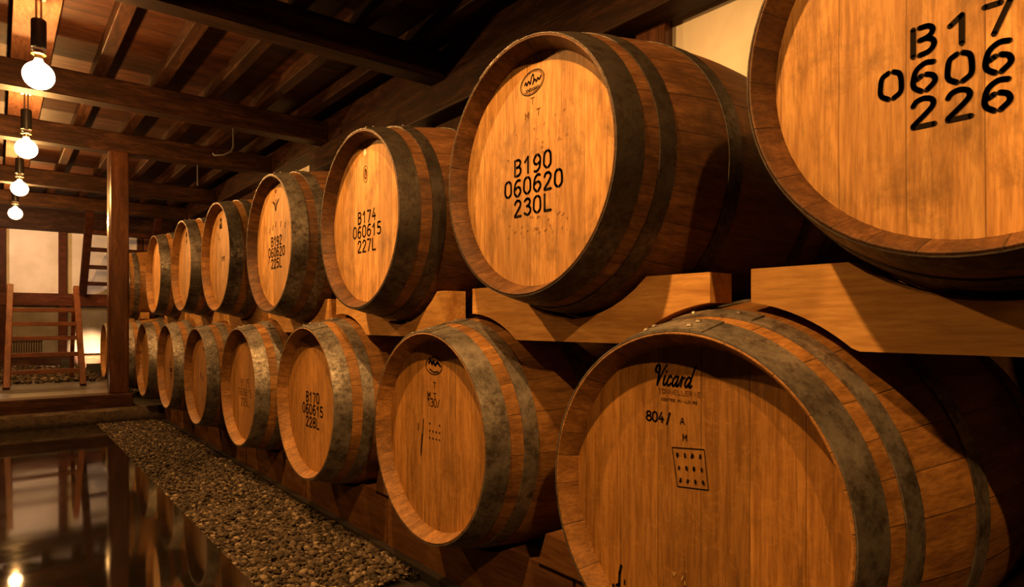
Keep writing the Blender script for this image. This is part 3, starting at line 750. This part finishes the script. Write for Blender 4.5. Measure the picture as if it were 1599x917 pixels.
# ------------------------------------------------------------------ stepladder
root=empty('stepladder',(.34,7.3,.2),'reddish brown wooden stepladder standing on the raised floor by the far wall','stepladder')
def P(x,y,z): return (x-.34,y-7.3,z-.2)
zt=1.12; zb=.197
fl=lambda s,tt: (( .063 + (.095-.063)*tt) if s<0 else (.62+(.60-.62)*tt), 7.08+.44*tt, zb+(zt-zb)*tt)
for s in (-1,1):
    MB().bar(P(*fl(s,0)),P(*fl(s,1)),.048,.075,up=(0,1,.3)).build('stile',M['ladder'],root,bevel=.004)
for z in (.335,.485,.635,.765,.895):
    tt=(z-zb)/(zt-zb); a=fl(-1,tt); c=fl(1,tt)
    MB().box(a[0]-.34,c[0]-.34,a[1]-7.3-.028,a[1]-7.3+.028,z-.2-.019,z-.2+.019).build('tread',M['rung'],root,bevel=.003)
for s in (-1,1):
    x=.10 if s<0 else .59
    MB().bar(P(x,7.56,1.06),P(x+(.01*s),8.02,.215),.035,.035,up=(0,1,.3)).build('rear_leg',M['ladder'],root,bevel=.003)
# steep stair ladder by the far wall
root=empty('wall_ladder',(1.26,10.3,1.165),'tall dark ladder rising from the far wall rail to the ceiling behind the post','ladder')
st=lambda x,tt:(x-1.26,(10.34-1.0*tt)-10.3,(1.0+1.15*tt)-1.165+.17)
for x in (.90,1.66):
    MB().bar(st(x,0),st(x,.90),.085,.09,up=(0,1,.6)).build('stile',M['dark_rail'],root,bevel=.004)
for z in (1.30,1.51,1.725,1.925):
    tt=(z-1.17)/1.15; p=st(.93,tt); q=st(1.63,tt)
    MB().box(p[0],q[0],p[1]-.05,p[1]+.05,p[2]-.024,p[2]+.024).build('rung',M['dark_rail'],root,bevel=.003)

# ------------------------------------------------------------------ floor spotlights
def spot(loc,label,sc,energy,aim):
    r=empty('floor_spotlight',loc,label,'spotlight'); 
    m=MB().box(-.11*sc,.11*sc,-.09*sc,.07*sc,0,.13*sc); m.build('housing',M['black'],r,bevel=.02*sc)
    MB().box(-.12*sc,.12*sc,-.10*sc,-.075*sc,0,.16*sc).build('shield',M['black'],r,bevel=.008*sc)
    MB().box(-.09*sc,.09*sc,.065*sc,.078*sc,.03*sc,.115*sc).build('lamp_face',M['lamp_face'],r)
    ld=bpy.data.lights.new('spotlight_beam','SPOT'); ld.color=(1,.62,.34); ld.energy=energy; ld.spot_size=math.radians(46); ld.spot_blend=.9; ld.shadow_soft_size=.03
    lo=bpy.data.objects.new('spotlight_beam',ld); C.objects.link(lo); lo.location=(loc[0],loc[1]+.11*sc,loc[2]+.09*sc)
    lo.rotation_euler=Vector(aim).to_track_quat('-Z','Y').to_euler()
spot((1.0,9.75,.098),'black floor spotlight throwing a white glow on the far wall beside the last barrel',1.0,330,(0,1,.30))
spot((.70,9.95,.21),'smaller black floor spotlight at the wall behind the stepladder',.6,8,(-1,.5,-.15))
# wall washer above the frame edge at the left
r=empty('ceiling_spotlight',(-.55,9.0,2.15),'black ceiling spotlight left of the frame washing the far plaster wall','spotlight')
MB().lathe_z([(.03,-.02),(.03,0)]).build('ceiling_mount',M['black'],r)
MB().lathe_z([(.034,-.13),(.036,-.125),(.036,-.03),(.02,-.02)]).build('lamp_holder',M['black'],r)
ld=bpy.data.lights.new('spotlight_beam','SPOT'); ld.color=(1,.60,.38); ld.energy=105; ld.spot_size=math.radians(60); ld.spot_blend=.6; ld.shadow_soft_size=.04
lo=bpy.data.objects.new('spotlight_beam',ld); C.objects.link(lo); lo.location=(-.55,9.0,2.0); lo.rotation_euler=(Vector((.62,10.5,1.85))-Vector(lo.location)).to_track_quat('-Z','Y').to_euler()
r=empty('floor_lamp',(-.03,6.62,.195),'small glowing lamp on the raised floor at the left frame edge','lamp')
MB().lathe_z([(.035,0),(.035,.015),(.012,.02),(.012,.035)]).build('lamp_base',M['black'],r)
MB().lathe_z([(.01,.03),(.028,.045),(.036,.07),(.028,.095),(.006,.106)],n=20).build('lamp_shade',M['lamp_face'],r)

# ------------------------------------------------------------------ iron hooks on the ceiling by the wall
def hook(pts,label):
    o=MB().tube(pts,.006,8).build('iron_hook',M['black']); return tag(o,label,'hook','iron hooks under the ceiling beams')
hook([(1.30,4.75,2.15),(1.30,4.75,2.02),(1.29,4.78,1.99),(1.26,4.84,1.975),(1.22,4.93,1.985),(1.215,4.94,2.0)],'bent iron hook hanging from the ceiling beam above the B192 barrel')
hook([(1.36,6.05,2.15),(1.36,6.05,1.97)],'straight iron rod hanging from the beam above the far upper barrels')
